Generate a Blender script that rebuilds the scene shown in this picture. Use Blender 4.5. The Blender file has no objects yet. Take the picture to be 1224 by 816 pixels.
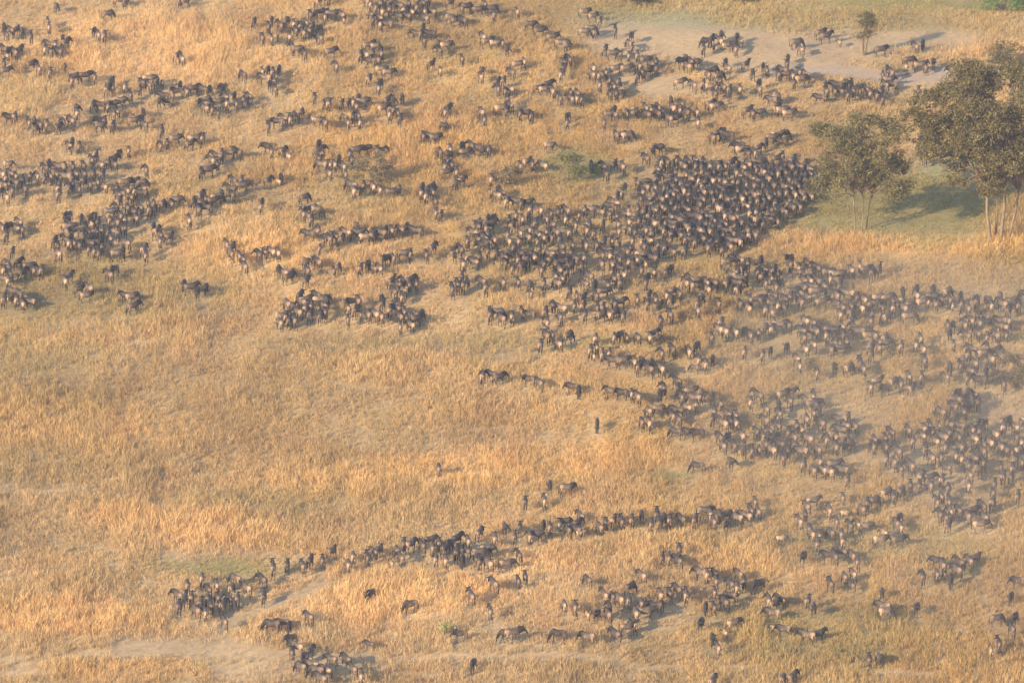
import bpy, bmesh, math, random
import numpy as np
from mathutils import Vector, Matrix

random.seed(7); RNG = np.random.default_rng(7)
R = math.radians
scene = bpy.context.scene
COL = scene.collection

# ------------------------------------------------------------------ camera
PITCH, DIST = R(18.0), 720.0
HFOV = 2*math.atan(52.3/720.0)
CAM = Vector((0.0, -DIST*math.cos(PITCH), DIST*math.sin(PITCH)))
cd_ = bpy.data.cameras.new('camera'); cam = bpy.data.objects.new('camera', cd_); COL.objects.link(cam)
cam.location = CAM
cam.rotation_euler = (math.pi/2-PITCH, 0, 0)
cd_.sensor_fit = 'HORIZONTAL'; cd_.sensor_width = 36.0
cd_.angle = HFOV
cd_.clip_start = 1.0; cd_.clip_end = 12000.0
cd_.dof.use_dof = True; cd_.dof.focus_distance = 600.0; cd_.dof.aperture_fstop = 1.1
scene.camera = cam

# ------------------------------------------------------------------ sky, sun, exposure
SUN_EL = R(21.5)
SHADOW_AZ = R(48.0)            # shadows fall towards +x turned this much towards +y
to_sun = Vector((-math.cos(SHADOW_AZ)*math.cos(SUN_EL), -math.sin(SHADOW_AZ)*math.cos(SUN_EL), math.sin(SUN_EL)))
world = bpy.data.worlds.new('World'); scene.world = world; world.use_nodes = True
wn = world.node_tree; bg = wn.nodes['Background']
sky = wn.nodes.new('ShaderNodeTexSky'); sky.sky_type = 'NISHITA'; sky.sun_disc = False
sky.sun_elevation = SUN_EL; sky.sun_rotation = math.atan2(to_sun.x, to_sun.y)
sky.air_density = 1.0; sky.dust_density = 1.2; sky.ozone_density = 2.0
wn.links.new(sky.outputs[0], bg.inputs[0]); bg.inputs[1].default_value = 0.15
sl = bpy.data.lights.new('sun', 'SUN'); sun = bpy.data.objects.new('sun', sl); COL.objects.link(sun)
sl.energy = 5.0; sl.angle = R(0.6); sl.color = (1.0, 0.79, 0.51)
sun.rotation_euler = to_sun.to_track_quat('Z', 'Y').to_euler()
sun.location = (0, 0, 300)
scene.view_settings.view_transform = 'Standard'; scene.view_settings.look = 'None'
scene.view_settings.exposure = 0.90; scene.view_settings.gamma = 1.0
scene.view_settings.use_curve_mapping = False

# ------------------------------------------------------------------ helpers
def vnoise(x, y, seed=0):
    xi = np.floor(x).astype(np.int64); yi = np.floor(y).astype(np.int64)
    fx = x-xi; fy = y-yi; fx = fx*fx*(3-2*fx); fy = fy*fy*(3-2*fy)
    def h(a, b):
        n = (a*374761393 + b*668265263 + seed*1442695041) & 0xffffffff
        n = ((n ^ (n >> 13))*1274126177) & 0xffffffff
        return ((n ^ (n >> 16)) & 0xffff)/65535.0
    return (h(xi, yi)*(1-fx)+h(xi+1, yi)*fx)*(1-fy)+(h(xi, yi+1)*(1-fx)+h(xi+1, yi+1)*fx)*fy
def fbm(x, y, seed=0, octv=4):
    s = 0; a = 0.5; t = 0
    for i in range(octv):
        s = s+a*vnoise(x*2**i+17.3*i, y*2**i-9.1*i, seed+i*31); t += a; a *= .5
    return s/t
def height(x, y):
    x = np.asarray(x, float); y = np.asarray(y, float)
    f = np.clip(1.25-np.hypot(x, y)/400.0, 0, 1)
    return ((fbm(x/38, y/38, 3, 3)-.5)*2.2 + (fbm(x/9, y/9, 5, 2)-.5)*.5)*f
TX = math.tan(HFOV/2)
Fv = np.array([0, math.cos(PITCH), -math.sin(PITCH)]); Uv = np.array([0, math.sin(PITCH), math.cos(PITCH)])
def ground_at(px, py, up=0.0):
    """photo position -> point on the terrain (up metres above it)"""
    d = Fv+np.array([1., 0, 0])*((px-612)/612*TX)+Uv*((408-py)/612*TX)
    h = 0.0
    for _ in range(6):
        t = (CAM.z-(h+up))/-d[2]
        x = d[0]*t; y = CAM.y+d[1]*t
        h = float(height(x, y))
    return x, y, h
def to_photo(x, y, z):
    vx = x; vy = y-CAM.y; vz = z-CAM.z
    dep = vy*Fv[1]+vz*Fv[2]; u = vy*Uv[1]+vz*Uv[2]
    return 612+vx/dep/TX*612, 408-u/dep/TX*612
def tag(o, label=None, cat=None, group=None, kind=None):
    if label: o['label'] = label
    if cat: o['category'] = cat
    if group: o['group'] = group
    if kind: o['kind'] = kind
    return o
def link(name, me, mats=None, parent=None):
    o = bpy.data.objects.new(name, me); COL.objects.link(o)
    if mats and not me.materials:
        me.materials.append(mats)
    if parent: o.parent = parent
    return o
def np_mesh(name, verts, faces_flat, sizes, attr=None, smooth=False, domain='FACE'):
    me = bpy.data.meshes.new(name)
    verts = np.ascontiguousarray(verts, np.float32)
    me.vertices.add(len(verts)); me.vertices.foreach_set('co', verts.ravel())
    me.loops.add(len(faces_flat)); me.loops.foreach_set('vertex_index', np.ascontiguousarray(faces_flat, np.int32))
    sizes = np.asarray(sizes, np.int32); st = np.concatenate(([0], np.cumsum(sizes)[:-1])).astype(np.int32)
    me.polygons.add(len(sizes)); me.polygons.foreach_set('loop_start', st); me.polygons.foreach_set('loop_total', sizes)
    if smooth: me.polygons.foreach_set('use_smooth', np.ones(len(sizes), bool))
    me.update(calc_edges=True)
    if attr is not None:
        a = me.attributes.new('tint', 'FLOAT_COLOR', domain)
        c = np.ones((len(attr), 4), np.float32); c[:, :3] = attr
        a.data.foreach_set('color', c.ravel())
    return me

def mat(name, color=None, attr=None, rough=.8, noise=0.0, nscale=5, transl=0.0, sheen=0.0, spec=.3):
    m = bpy.data.materials.new(name); m.use_nodes = True; nt = m.node_tree
    b = nt.nodes['Principled BSDF']; out = nt.nodes['Material Output']
    b.inputs['Roughness'].default_value = rough; b.inputs['Specular IOR Level'].default_value = spec
    if sheen: b.inputs['Sheen Weight'].default_value = sheen
    if attr:
        a = nt.nodes.new('ShaderNodeAttribute'); a.attribute_name = attr; src = a.outputs['Color']
    else:
        r = nt.nodes.new('ShaderNodeRGB'); r.outputs[0].default_value = (*color, 1); src = r.outputs[0]
    if noise:
        tc = nt.nodes.new('ShaderNodeTexCoord')
        n = nt.nodes.new('ShaderNodeTexNoise'); n.inputs['Scale'].default_value = nscale; n.inputs['Detail'].default_value = 6
        nt.links.new(tc.outputs['Object'], n.inputs['Vector'])
        mr = nt.nodes.new('ShaderNodeMapRange'); mr.inputs[1].default_value = .25; mr.inputs[2].default_value = .75
        mr.inputs[3].default_value = 1-noise; mr.inputs[4].default_value = 1+noise
        nt.links.new(n.outputs['Fac'], mr.inputs[0])
        mx = nt.nodes.new('ShaderNodeVectorMath'); mx.operation = 'SCALE'
        nt.links.new(src, mx.inputs[0]); nt.links.new(mr.outputs[0], mx.inputs['Scale']); src = mx.outputs[0]
    nt.links.new(src, b.inputs['Base Color'])
    if transl:
        t = nt.nodes.new('ShaderNodeBsdfTranslucent'); nt.links.new(src, t.inputs[0])
        mi = nt.nodes.new('ShaderNodeMixShader'); mi.inputs[0].default_value = transl
        nt.links.new(b.outputs[0], mi.inputs[1]); nt.links.new(t.outputs[0], mi.inputs[2])
        nt.links.new(mi.outputs[0], out.inputs['Surface'])
    return m

# ------------------------------------------------------------------ land cover (albedo with painted tree shade, and grass height)
def ell(px, py, cx, cy, rx, ry, ang=0.0, soft=.35):
    a = R(ang); dx = px-cx; dy = py-cy
    u = (dx*math.cos(a)+dy*math.sin(a))/rx; v = (-dx*math.sin(a)+dy*math.cos(a))/ry
    d = np.sqrt(u*u+v*v)
    return np.clip((1+soft-d)/(2*soft), 0, 1)
def line(px, py, pts, w, soft=.5):
    d = np.full(px.shape, 1e9)
    for (ax, ay), (bx, by) in zip(pts[:-1], pts[1:]):
        vx, vy = bx-ax, by-ay; t = np.clip(((px-ax)*vx+(py-ay)*vy)/(vx*vx+vy*vy), 0, 1)
        # distances seen edge-on: compress across
        d = np.minimum(d, np.hypot(px-ax-t*vx, (py-ay-t*vy)*1.6))
    return np.clip((w*(1+soft)-d)/(2*soft*w), 0, 1)
def cover(x, y):
    """returns albedo (n,3), grass amount 0..1, grass height factor, green and tree-shade factor"""
    z = height(x, y)
    px, py = to_photo(x, y, z)
    wob = (fbm(x/5, y/9, 11, 3)-.5)*34
    wob2 = (fbm(x/5+50, y/9, 12, 3)-.5)*16
    qx = px+wob; qy = py+wob2
    bare = np.zeros(px.shape); green = np.zeros(px.shape); olive = .5*ell(qx, qy, 335, 600, 120, 14); road = np.zeros(px.shape)
    for a in [(850, 52, 140, 30, 8), (980, 60, 90, 26, 0), (760, 45, 60, 26, 0), (1080, 50, 110, 14, 0), (780, 100, 60, 14, 10), (1130, 95, 85, 16, 0)]:
        bare = np.maximum(bare, ell(qx, qy, *a))
    for a in [(1135, 200, 62, 17, 0), (260, 194, 50, 6, 5), (40, 584, 75, 9, 2), (20, 605, 40, 7, 0), (1075, 555, 70, 20, 0),
              (1150, 575, 60, 60, 0), (990, 500, 60, 35, 0), (790, 742, 55, 13, -8), (745, 305, 50, 20, 0), (240, 662, 120, 4, 1), (640, 432, 120, 5, 3), (840, 240, 110, 50, -10),
              (1195, 470, 40, 60, 0), (1170, 360, 80, 25, 0), (700, 340, 60, 20, 0), (950, 340, 80, 20, 10), (60, 215, 80, 18, 0), (130, 270, 60, 20, -20)]:
        bare = np.maximum(bare, .55*ell(qx, qy, *a))
    for pts, w in [([(150, 774), (250, 777), (330, 786), (400, 796), (440, 792)], 21), ([(270, 800), (330, 808)], 18), ([(0, 806), (60, 806)], 10), ([(20, 800), (120, 778)], 9), ([(380, 700), (330, 725), (270, 750)], 12), ([(425, 786), (560, 786), (640, 784), (720, 788)], 7), ([(690, 792), (820, 797)], 3), ([(850, 795), (900, 797)], 3), ([(1040, 806), (1110, 808)], 6),
                   ([(0, 790), (60, 785)], 6), ([(440, 806), (760, 806)], 2)]:
        bare = np.maximum(bare, line(px+wob*.5, py+wob2*.9, pts, w)*np.clip(.45+fbm(x/6, y/10, 61, 3), 0, 1))
    road = line(px+wob*.5, py+wob2*.5, [(930, 82), (1000, 86), (1060, 94), (1120, 92), (1170, 84), (1260, 92)], 10)
    for a in [(265, 678, 75, 10, 2, .5), (1040, 235, 130, 30, -5, .6), (1120, 240, 80, 45, 0), (1150, 200, 50, 20), (1110, 6, 150, 6), (1060, 262, 120, 18), (800, 568, 30, 5), (690, 200, 40, 18)]:  # ellipses by the acacias paint their shade together with green; others are green grass
        green = np.maximum(green, ell(qx, qy, *a))
    for a in [(30, 430, 90, 20), (1000, 8, 330, 17), (960, 35, 260, 22), (90, 350, 180, 40), (560, 410, 240, 12), (1060, 650, 130, 20), (880, 225, 200, 20), (430, 225, 50, 25), (980, 760, 130, 30)]:
        olive = np.maximum(olive, .8*ell(qx, qy, *a))
    n1 = fbm(x/14, y/30, 21, 4); n2 = fbm(x/3, y/7, 23, 3); n3 = fbm(x/60, y/90, 25, 2)
    bare = np.maximum(bare, np.clip((fbm(x/16+9, y/10, 41, 4)-.60)*6, 0, .25)*(py > 120))
    olive = np.clip(olive+np.clip((n1-.57)*3.0, 0, .4), 0, 1)
    def L(a, b, t): return a+(b-a)*t[:, None]
    C = lambda *v: np.array(v)[None, :]
    gold = L(C(.565, .372, .150), C(.59, .415, .222), np.clip((n3-.3)*2.2, 0, 1))
    streak = fbm(x/1.1, y/9, 51, 3)
    gold = L(gold, C(.60, .42, .22), np.clip((streak-.5)*3, 0, .8)); gold = L(gold, C(.40, .285, .14), np.clip((.46-streak)*3, 0, .7))
    gold = L(gold, C(.50, .318, .160), np.clip((n2-.45)*2, 0, .6))
    col = L(gold, C(.38, .30, .135), olive*.7)
    col = L(col, C(.29, .265, .10), green*.7)  # green grass, plus acacia shade painted into the albedo
    band = np.clip((fbm(x/26, y/20, 91, 3)-.36)*3.2, 0, 1)
    swath = np.maximum.reduce([ell(qx, qy, 85, 508, 135, 32, 6, .35), ell(qx, qy, 225, 632, 130, 24, 4, .25), ell(px, qy, 150, 802, 92, 17, 0, .15), ell(qx, qy, 70, 735, 120, 22, 0, .2), ell(qx, qy, 560, 560, 230, 26, -6, .3), ell(qx, qy, 520, 705, 150, 26, -10, .3),
        ell(qx, qy, 1120, 292, 170, 14, 0, .3), ell(qx, qy, 480, 175, 210, 40, 0, .6), ell(qx, qy, 160, 60, 180, 34, 0, .6), ell(qx, qy, 650, 360, 60, 12, 0, .4), ell(qx, qy, 980, 760, 160, 14, 0, .3), ell(qx, qy, 1120, 20+40, 120, 8, 0, .3), ell(qx, qy, 330, 300, 120, 18, 0, .6)])
    bare = bare*(1-ell(px, qy, 150, 802, 92, 17, 0, .15))
    lum = (.90+.12*band+.09*swath)
    col = col*lum[:, None]*(1+swath[:, None]*np.array([.02, .0, -.03])[None, :])
    soil = L(C(.50, .355, .200), C(.42, .298, .17), np.clip(n2*1.5-.3, 0, 1))
    band = np.clip((fbm(x/26, y/20, 91, 3)-.36)*3.2, 0, 1)
    swath = np.maximum.reduce([ell(qx, qy, 85, 508, 135, 32, 6, .35), ell(qx, qy, 225, 632, 130, 24, 4, .25), ell(px, qy, 150, 802, 92, 17, 0, .15), ell(qx, qy, 70, 735, 120, 22, 0, .2), ell(qx, qy, 560, 560, 230, 26, -6, .3), ell(qx, qy, 520, 705, 150, 26, -10, .3),
        ell(qx, qy, 1120, 292, 170, 14, 0, .3), ell(qx, qy, 480, 175, 210, 40, 0, .6), ell(qx, qy, 160, 60, 180, 34, 0, .6), ell(qx, qy, 650, 360, 60, 12, 0, .4), ell(qx, qy, 980, 760, 160, 14, 0, .3), ell(qx, qy, 1120, 20+40, 120, 8, 0, .3), ell(qx, qy, 330, 300, 120, 18, 0, .6)])
    bare = bare*(1-ell(px, qy, 150, 802, 92, 17, 0, .15))
    lum = (.90+.12*band+.09*swath)
    col = col*lum[:, None]*(1+swath[:, None]*np.array([.02, .0, -.03])[None, :])
    soil = L(soil, C(.30, .295, .16), np.clip(ell(px, py, 960, 8, 400, 24)+green, 0, .9))
    col = L(col, soil, np.clip(bare*1.1, 0, 1)); col = L(col, C(.42, .325, .25), road*.8)
    amount = np.clip(1-bare*1.02, .04, 1)*np.clip(1-road*1.1, 0, 1)
    hf = (.60+1.0*np.clip((fbm(x/7, y/12, 31, 3)-.3)*2, 0, 1))*(1-.55*np.clip(green+olive*.3, 0, 1))
    tall = np.maximum.reduce([ell(px, py, 85, 500, 130, 28, 8), ell(px, py, 240, 630, 150, 28), ell(px, py, 190, 805, 130, 12), ell(px, py, 60, 735, 110, 40), ell(px, py, 720, 806, 180, 10), ell(px, py, 500, 170, 200, 40), ell(px, py, 1150, 290, 160, 16)])
    hf = hf*(.88+.25*band)*(1+.5*np.maximum(tall*.6, swath))
    hf = hf*np.where(py < 130, .8, 1)
    return col, amount, hf, green, bare

# ground: one sheet, fine grid where the photo looks, coarse out to the horizon
def build_ground():
    xs = np.concatenate([-np.geomspace(6000, 95, 22), np.arange(-92, 92.1, .6), np.geomspace(95, 6000, 22)])
    ys = np.concatenate([-np.geomspace(6000, 135, 20), np.arange(-134, 194.1, .8), np.geomspace(195, 9000, 24)])
    X, Y = np.meshgrid(xs, ys); x = X.ravel(); y = Y.ravel()
    z = height(x, y); nx = len(xs); ny = len(ys)
    i = np.arange(ny-1)[:, None]*nx+np.arange(nx-1)[None, :]
    f = np.stack([i, i+1, i+nx+1, i+nx], -1).reshape(-1)
    col, am, hf, g, b = cover(x, y)
    # ground tint a little darker where it is not bare
    col = col*(.92+.08*b[:, None])
    me = np_mesh('ground', np.stack([x, y, z], 1), f, np.full((nx-1)*(ny-1), 4), col, smooth=True, domain='POINT')
    m = mat('dry_ground', attr='tint', rough=.95, spec=.1)
    nt = m.node_tree; bsdf = nt.nodes['Principled BSDF']
    at = [n for n in nt.nodes if n.type == 'ATTRIBUTE'][0]
    geo = nt.nodes.new('ShaderNodeNewGeometry')
    n1 = nt.nodes.new('ShaderNodeTexNoise'); n1.inputs['Scale'].default_value = 1.3; n1.inputs['Detail'].default_value = 8; n1.inputs['Roughness'].default_value = .7
    nt.links.new(geo.outputs['Position'], n1.inputs['Vector'])
    mr = nt.nodes.new('ShaderNodeMapRange'); mr.inputs[1].default_value = .3; mr.inputs[2].default_value = .7; mr.inputs[3].default_value = .78; mr.inputs[4].default_value = 1.18
    nt.links.new(n1.outputs['Fac'], mr.inputs[0])
    sc = nt.nodes.new('ShaderNodeVectorMath'); sc.operation = 'SCALE'
    nt.links.new(at.outputs['Color'], sc.inputs[0]); nt.links.new(mr.outputs[0], sc.inputs['Scale'])
    nt.links.new(sc.outputs[0], bsdf.inputs['Base Color'])
    bp = nt.nodes.new('ShaderNodeBump'); bp.inputs['Strength'].default_value = .6; bp.inputs['Distance'].default_value = .12
    nt.links.new(n1.outputs['Fac'], bp.inputs['Height']); nt.links.new(bp.outputs[0], bsdf.inputs['Normal'])
    tag(link('ground', me, m), kind='structure')
build_ground()

# ------------------------------------------------------------------ grass
def build_grass(name, n, per, hmin, hmax, width, label, seed, ymin=-118, ymax=175, thin=False):
    rng = np.random.default_rng(seed)
    y = rng.uniform(ymin, ymax, n); slant = np.hypot(y-CAM.y, CAM.z)
    x = rng.uniform(-1, 1, n)*slant*TX*1.22
    col, am, hf, gr, ba = cover(x, y)
    clump = fbm(x/1.6, y/2.2, 77, 2)
    tr = trampled(x, y)
    keep = (rng.random(n) < am*np.clip((clump-.10)*3.2, .35, 1)*(1-.72*tr))
    hf = hf*(1-.45*tr)
    x, y, col, hf, gr, clump = x[keep], y[keep], col[keep], hf[keep], gr[keep], clump[keep]
    z = height(x, y); m = len(x)
    base = np.stack([x, y, z], 1)
    hgt = rng.uniform(hmin, hmax, m)*hf*(.75+.5*clump)
    tuft_tone = rng.normal(1, .06, m)*(.90+.2*clump)
    ang = rng.uniform(0, 2*math.pi, (m, per)); lean = rng.uniform(.05, .42, (m, per))
    r0 = rng.uniform(0, .16, (m, per)); h = hgt[:, None]*rng.uniform(.65, 1.1, (m, per))
    bx = base[:, None, 0]+np.cos(ang)*r0; by = base[:, None, 1]+np.sin(ang)*r0
    fa = rng.uniform(0, math.pi, (m, per)); w = width*rng.uniform(.6, 1.3, (m, per))
    P = np.empty((m, per, 4, 3), np.float32)
    # blade: narrow foot, broad plume near the top, pointed tip
    for k, (t, ww, s) in enumerate([(0, .45, 1), (.62, .5, 1), (1, .05, 1), (.5, .5, -1)]):
        P[:, :, k, 0] = bx+np.cos(ang)*lean*h*t*t+np.cos(fa)*w*ww*s*(0 if k == 0 else 1)
        P[:, :, k, 1] = by+np.sin(ang)*lean*h*t*t+np.sin(fa)*w*ww*s*(0 if k == 0 else 1)
        P[:, :, k, 2] = z[:, None]-.02+h*t
    c = col[:, None, :]*(tuft_tone[:, None]*rng.normal(1, .08, (m, per)))[:, :, None]
    c = np.clip(c*np.array([1.0, 1.0, .97]), .02, .8).reshape(-1, 3)
    nf = m*per
    me = np_mesh(name, P.reshape(-1, 3), np.arange(nf*4), np.full(nf, 4), c)
    o = link(name, me, GRASS)
    tag(o, label, 'grass', kind='stuff')
    print(name, nf)
GRASS = mat('dry_grass', attr='tint', rough=.75, transl=.3, spec=.2)
# build_grass('dry_grass', 500000, 5, .36, .68, .042, 'golden dry savanna grass covering the plain around the herd', 5)
# (x0,y0,zoom) : "x y dir; ..."
NEAR = {
(204,680,6):"225 70 A;50 190 A;100 220 A;150 210 A;215 250 A;270 150 A;265 215 A;290 270 A;335 210 A;460 70 a;440 140 A;480 215 A;375 260 A;385 380 A;545 140 A;578 140 A;120 120 A;330 120 A;380 300 A;420 220 A;250 320 A;60 270 A;180 300 A;670 200 A;660 80;720 400 L;990 345 a;800 390 L;860 500 c;850 410;950 630 T;1000 590;1150 650 a;1075 785 a;900 560 a;870 600 a;1010 690 a;1040 730 a;1110 730 a;930 700 a",
(408,680,6):"35 650 a;50 690 A;85 720 A;145 770 A;208 180 T;490 260 cg;935 200 A;1095 110 A;1070 310 A;200 540 Ls;850 470 L;1180 470 L;945 680 Tg",
(612,680,6):"45 90 A;95 60 A;540 80 A;375 260 A;455 280 A;540 330 As;325 470 Lg;535 490 L;15 460 R;665 190 A;720 200 A;770 220 A;700 280;850 130 b;930 50 A;840 230 A;930 250 A;985 240 A;1020 270 L;890 320 A;960 310 R;690 330 A;610 325;1065 190 A;1130 180 A;1185 150 A;830 420 R;880 400;740 470 A",
(816,680,6):"25 190 A;130 30;175 45 A;230 40 A;240 90 A;400 40;440 90;390 140;230 170 A;330 200 L;300 240;340 110;280 80;540 110 c;165 270 T;225 280 A;130 390 T;620 230 A;660 250 b;700 225 A;640 320 L;900 230 A;940 280 T;370 390 R;305 460 As;215 500 T;255 570 A;660 430 Ls;720 435 L;890 480 L;975 470 R;790 775 b;720 790 A;215 805;1060 110 A;1100 100 b;1160 60 A;1210 120",
(1020,680,6):"205 170 T;210 270 L;240 310 R;455 280 T;490 300 A;1035 355 Rg;1130 200 T;1160 230;1160 350 T;1135 430 A;1045 540 A;988 585 As;115 650 A;190 640 T;500 60;540 60;600 40;650 40;700 70;740 10;1175 90 L;0 40",
(204,544,6):"735 810;835 790 b;1000 760 b;1090 760 A;1160 690 b;950 800",
(408,544,6):"700 100 A;85 730 A;50 790 A;190 740 A;270 680 b;230 700;360 780 s;430 740 A;400 690;500 640 b;450 640;580 650 A;640 610 R;655 670 A;700 640;750 670 A;680 750 A;750 760;830 600 b;790 640;830 700;900 690 A;910 620 A;870 750;990 560 b;1000 700 R;1055 780 A;990 770;1105 600 A;1170 520 T;1190 780;1050 680",
(612,544,6):"270 220 T;95 340 A;235 335 A;400 240 R;55 520 A;20 590 A;50 720 A;225 500 Tg;270 520;180 570;130 590 A;310 530;340 500 A;390 480 R;400 540 A;470 490 b;490 440;460 540;500 560;630 520 A;670 490 A;730 470 b;790 480;760 510 As;860 470 A;830 490;930 430 T;955 460;1000 500;1040 430;1090 450;1130 470;1060 490;1215 460;1160 440;1080 740 A;1200 680;1130 740;1160 710;1190 760",
(816,544,6):"100 80 Lg;340 50 T;25 450 b;165 400 R;200 430;90 470;225 480 A;265 440;320 430 R;390 450 A;450 440;490 400;520 340 A;540 410 A;480 470;320 500;870 70 A;910 80 A;935 110 A;990 50 A;1000 110 A;1050 120 A;1090 70 R;1140 110 L;1185 180 A;970 20;1020 30;715 25 A;940 330 R;890 370 A;880 430 A;840 480 A;910 530;930 570 A;985 580 A;970 640 A;1055 400 A;1105 480 A;1150 310 A;1110 320;1190 310;1200 510;1140 570 A;1150 620 A;1110 540;865 730 T;850 770;1040 720 L;1130 700 L;1215 725 A;1090 730;1060 560;1170 420;710 600 s",
(1020,544,6):"290 50 A;330 60 A;340 100 A;415 80 A;240 30;560 20 A;530 40;630 20 A;665 95 A;690 60;740 10;780 30;835 80 A;870 30 A;935 60 A;830 145 A;830 220 A;900 110;1060 90;1075 160 A;1140 100 A;1110 130;1170 30 A;1210 60 A;1190 90;1015 210 A;1000 270 A;1000 340 A;1020 170;1130 160;635 180 A;680 240 A;550 160 R;490 160;550 220;475 220 A;410 220 A;400 260;345 260 b;375 290 A;310 280;240 270 b;290 300;210 300;150 330 b;100 350 A;60 390 A;180 340;630 300 A;600 340 A;690 340;625 430 A;665 450 A;680 510 A;700 410;755 400 A;820 440 A;860 400 R;925 370 A;960 390 A;940 450 A;915 500;770 420;35 500 A;90 510 R;330 450 T;345 520;310 490;220 560;200 610 Rp;330 610 R;300 590;35 770 A;600 760;640 790;760 770;880 740 b;830 760;1180 300 A;1210 310;570 770",
(306,408,4):"1085 170;1125 160 L;1165 172",
(612,408,6):"205 30 A;335 20 A;565 70 A;610 50 A;640 70 A;650 100;590 110;700 90;720 140 L;760 130;800 140;825 170 A;730 180;880 150 A;885 190 A;935 140 T;910 190;1000 160;1035 165 A;1075 90 A;1070 200 A;1110 80 R;980 200;1150 60;120 275 L;195 300 A;430 330 L;480 350;710 360 L;780 370 L;860 380 A;900 400;860 340;1090 340 A;1110 370;1060 380;1180 290 A;1190 340;1060 490 R;980 500;930 580 A;985 590 A;1150 540 A;1190 560;1170 650 L;610 590 T;1215 400;1180 500",
(816,408,6):"100 40 T;50 80;120 140 A;80 190 s;170 170;215 130 T;190 180;445 80 A;450 110;630 70 T;575 100;580 140 A;745 50 T;880 60 A;935 30 A;820 130 A;840 180 A;970 230 A;985 260;1090 190 T;1060 210;1195 190;1100 20 A;1060 60;1140 50 R;1180 10;20 390 A;80 410;60 360 R;140 370 T;150 410 R;100 460;210 400;250 400 A;270 450 A;30 480;230 510 A;215 560;265 530 A;320 530;290 590 A;340 580;380 540 A;385 590 A;410 510;430 680 A;430 640;320 690 T;265 690;290 750 A;370 750 A;100 660 L;40 650 L;130 690;490 440 A;540 390 A;530 450;600 490 A;630 480 A;590 570 A;600 600 A;690 460 T;690 520;720 380;770 370 R;770 430 A;890 430 A;940 400 A;960 410 R;940 450;910 480;975 490;940 520 A;980 540;890 560 A;900 600;1000 590 A;960 570;680 610 A;710 580 A;650 570;820 610;860 640 A;900 640 A;760 660 A;800 640;580 690 A;540 700;600 740;650 700;700 740 A;740 740;800 690 A;800 750 A;840 700;500 790 A;440 780;550 780;640 780 A;850 790;970 780 A;1120 560 L;1180 550 b;1170 610 A;1210 600;1100 690 A;1130 640;1130 720;1180 680 A;1200 700;1040 710 A;1100 760;1160 760;1210 740;900 700;1000 750;760 790;620 650;530 650",
(1020,408,6):"50 160 A;75 200 A;30 150;130 40 A;130 100 A;180 50;230 20 R;260 50 A;345 40 A;385 30 A;450 30 A;490 30 T;500 60;420 60;510 140 A;490 100;720 30 A;725 60;120 330 A;175 290 b;150 310;220 340 T;290 290 b;270 290;345 310 A;400 260 A;385 300;420 340 A;490 260 A;520 250;470 290;690 180 T;660 260 A;770 180 A;790 140;830 100;850 60;870 160 A;840 220 A;900 130 T;910 170;940 90;960 50;990 130 A;1020 150;1010 70 R;1060 110;1060 150;980 210 A;940 240;960 270;900 280;1030 240 A;930 300;1110 250 R;1145 270 T;1080 310 A;820 270;850 240;750 370 T;820 370 T;790 420;850 440 A;900 440 A;740 420;870 390;720 470 A;755 480 A;790 510 A;690 440;625 510 A;640 550 A;660 490;730 540 T;760 560;810 460;850 490;755 610 A;770 640;700 600;760 690 A;690 660 A;640 690 A;620 610;575 660 A;510 630 A;550 610;500 680;520 710 A;590 720;395 640 A;430 720 A;410 690;470 700;520 780 A;560 790;630 800 A;600 750;660 760;150 710 A;120 690;190 700 A;230 700 A;270 660 A;200 740;240 760 A;150 760;260 790;320 790 A;10 610 A;20 650;860 640 A;890 600;940 590 T;910 650;870 700 A;910 740 A;880 760;800 740;760 760 A;820 780;740 800;930 790 A;980 730 A;1020 670 A;1000 640;1060 660;1080 620;1115 570 T;1140 600;1110 640;1160 620;1170 690 A;1200 660;1150 720;1210 730 A;1100 780 A;1130 750;1060 760;1190 780;970 690;1190 600;1210 560",
}
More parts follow.
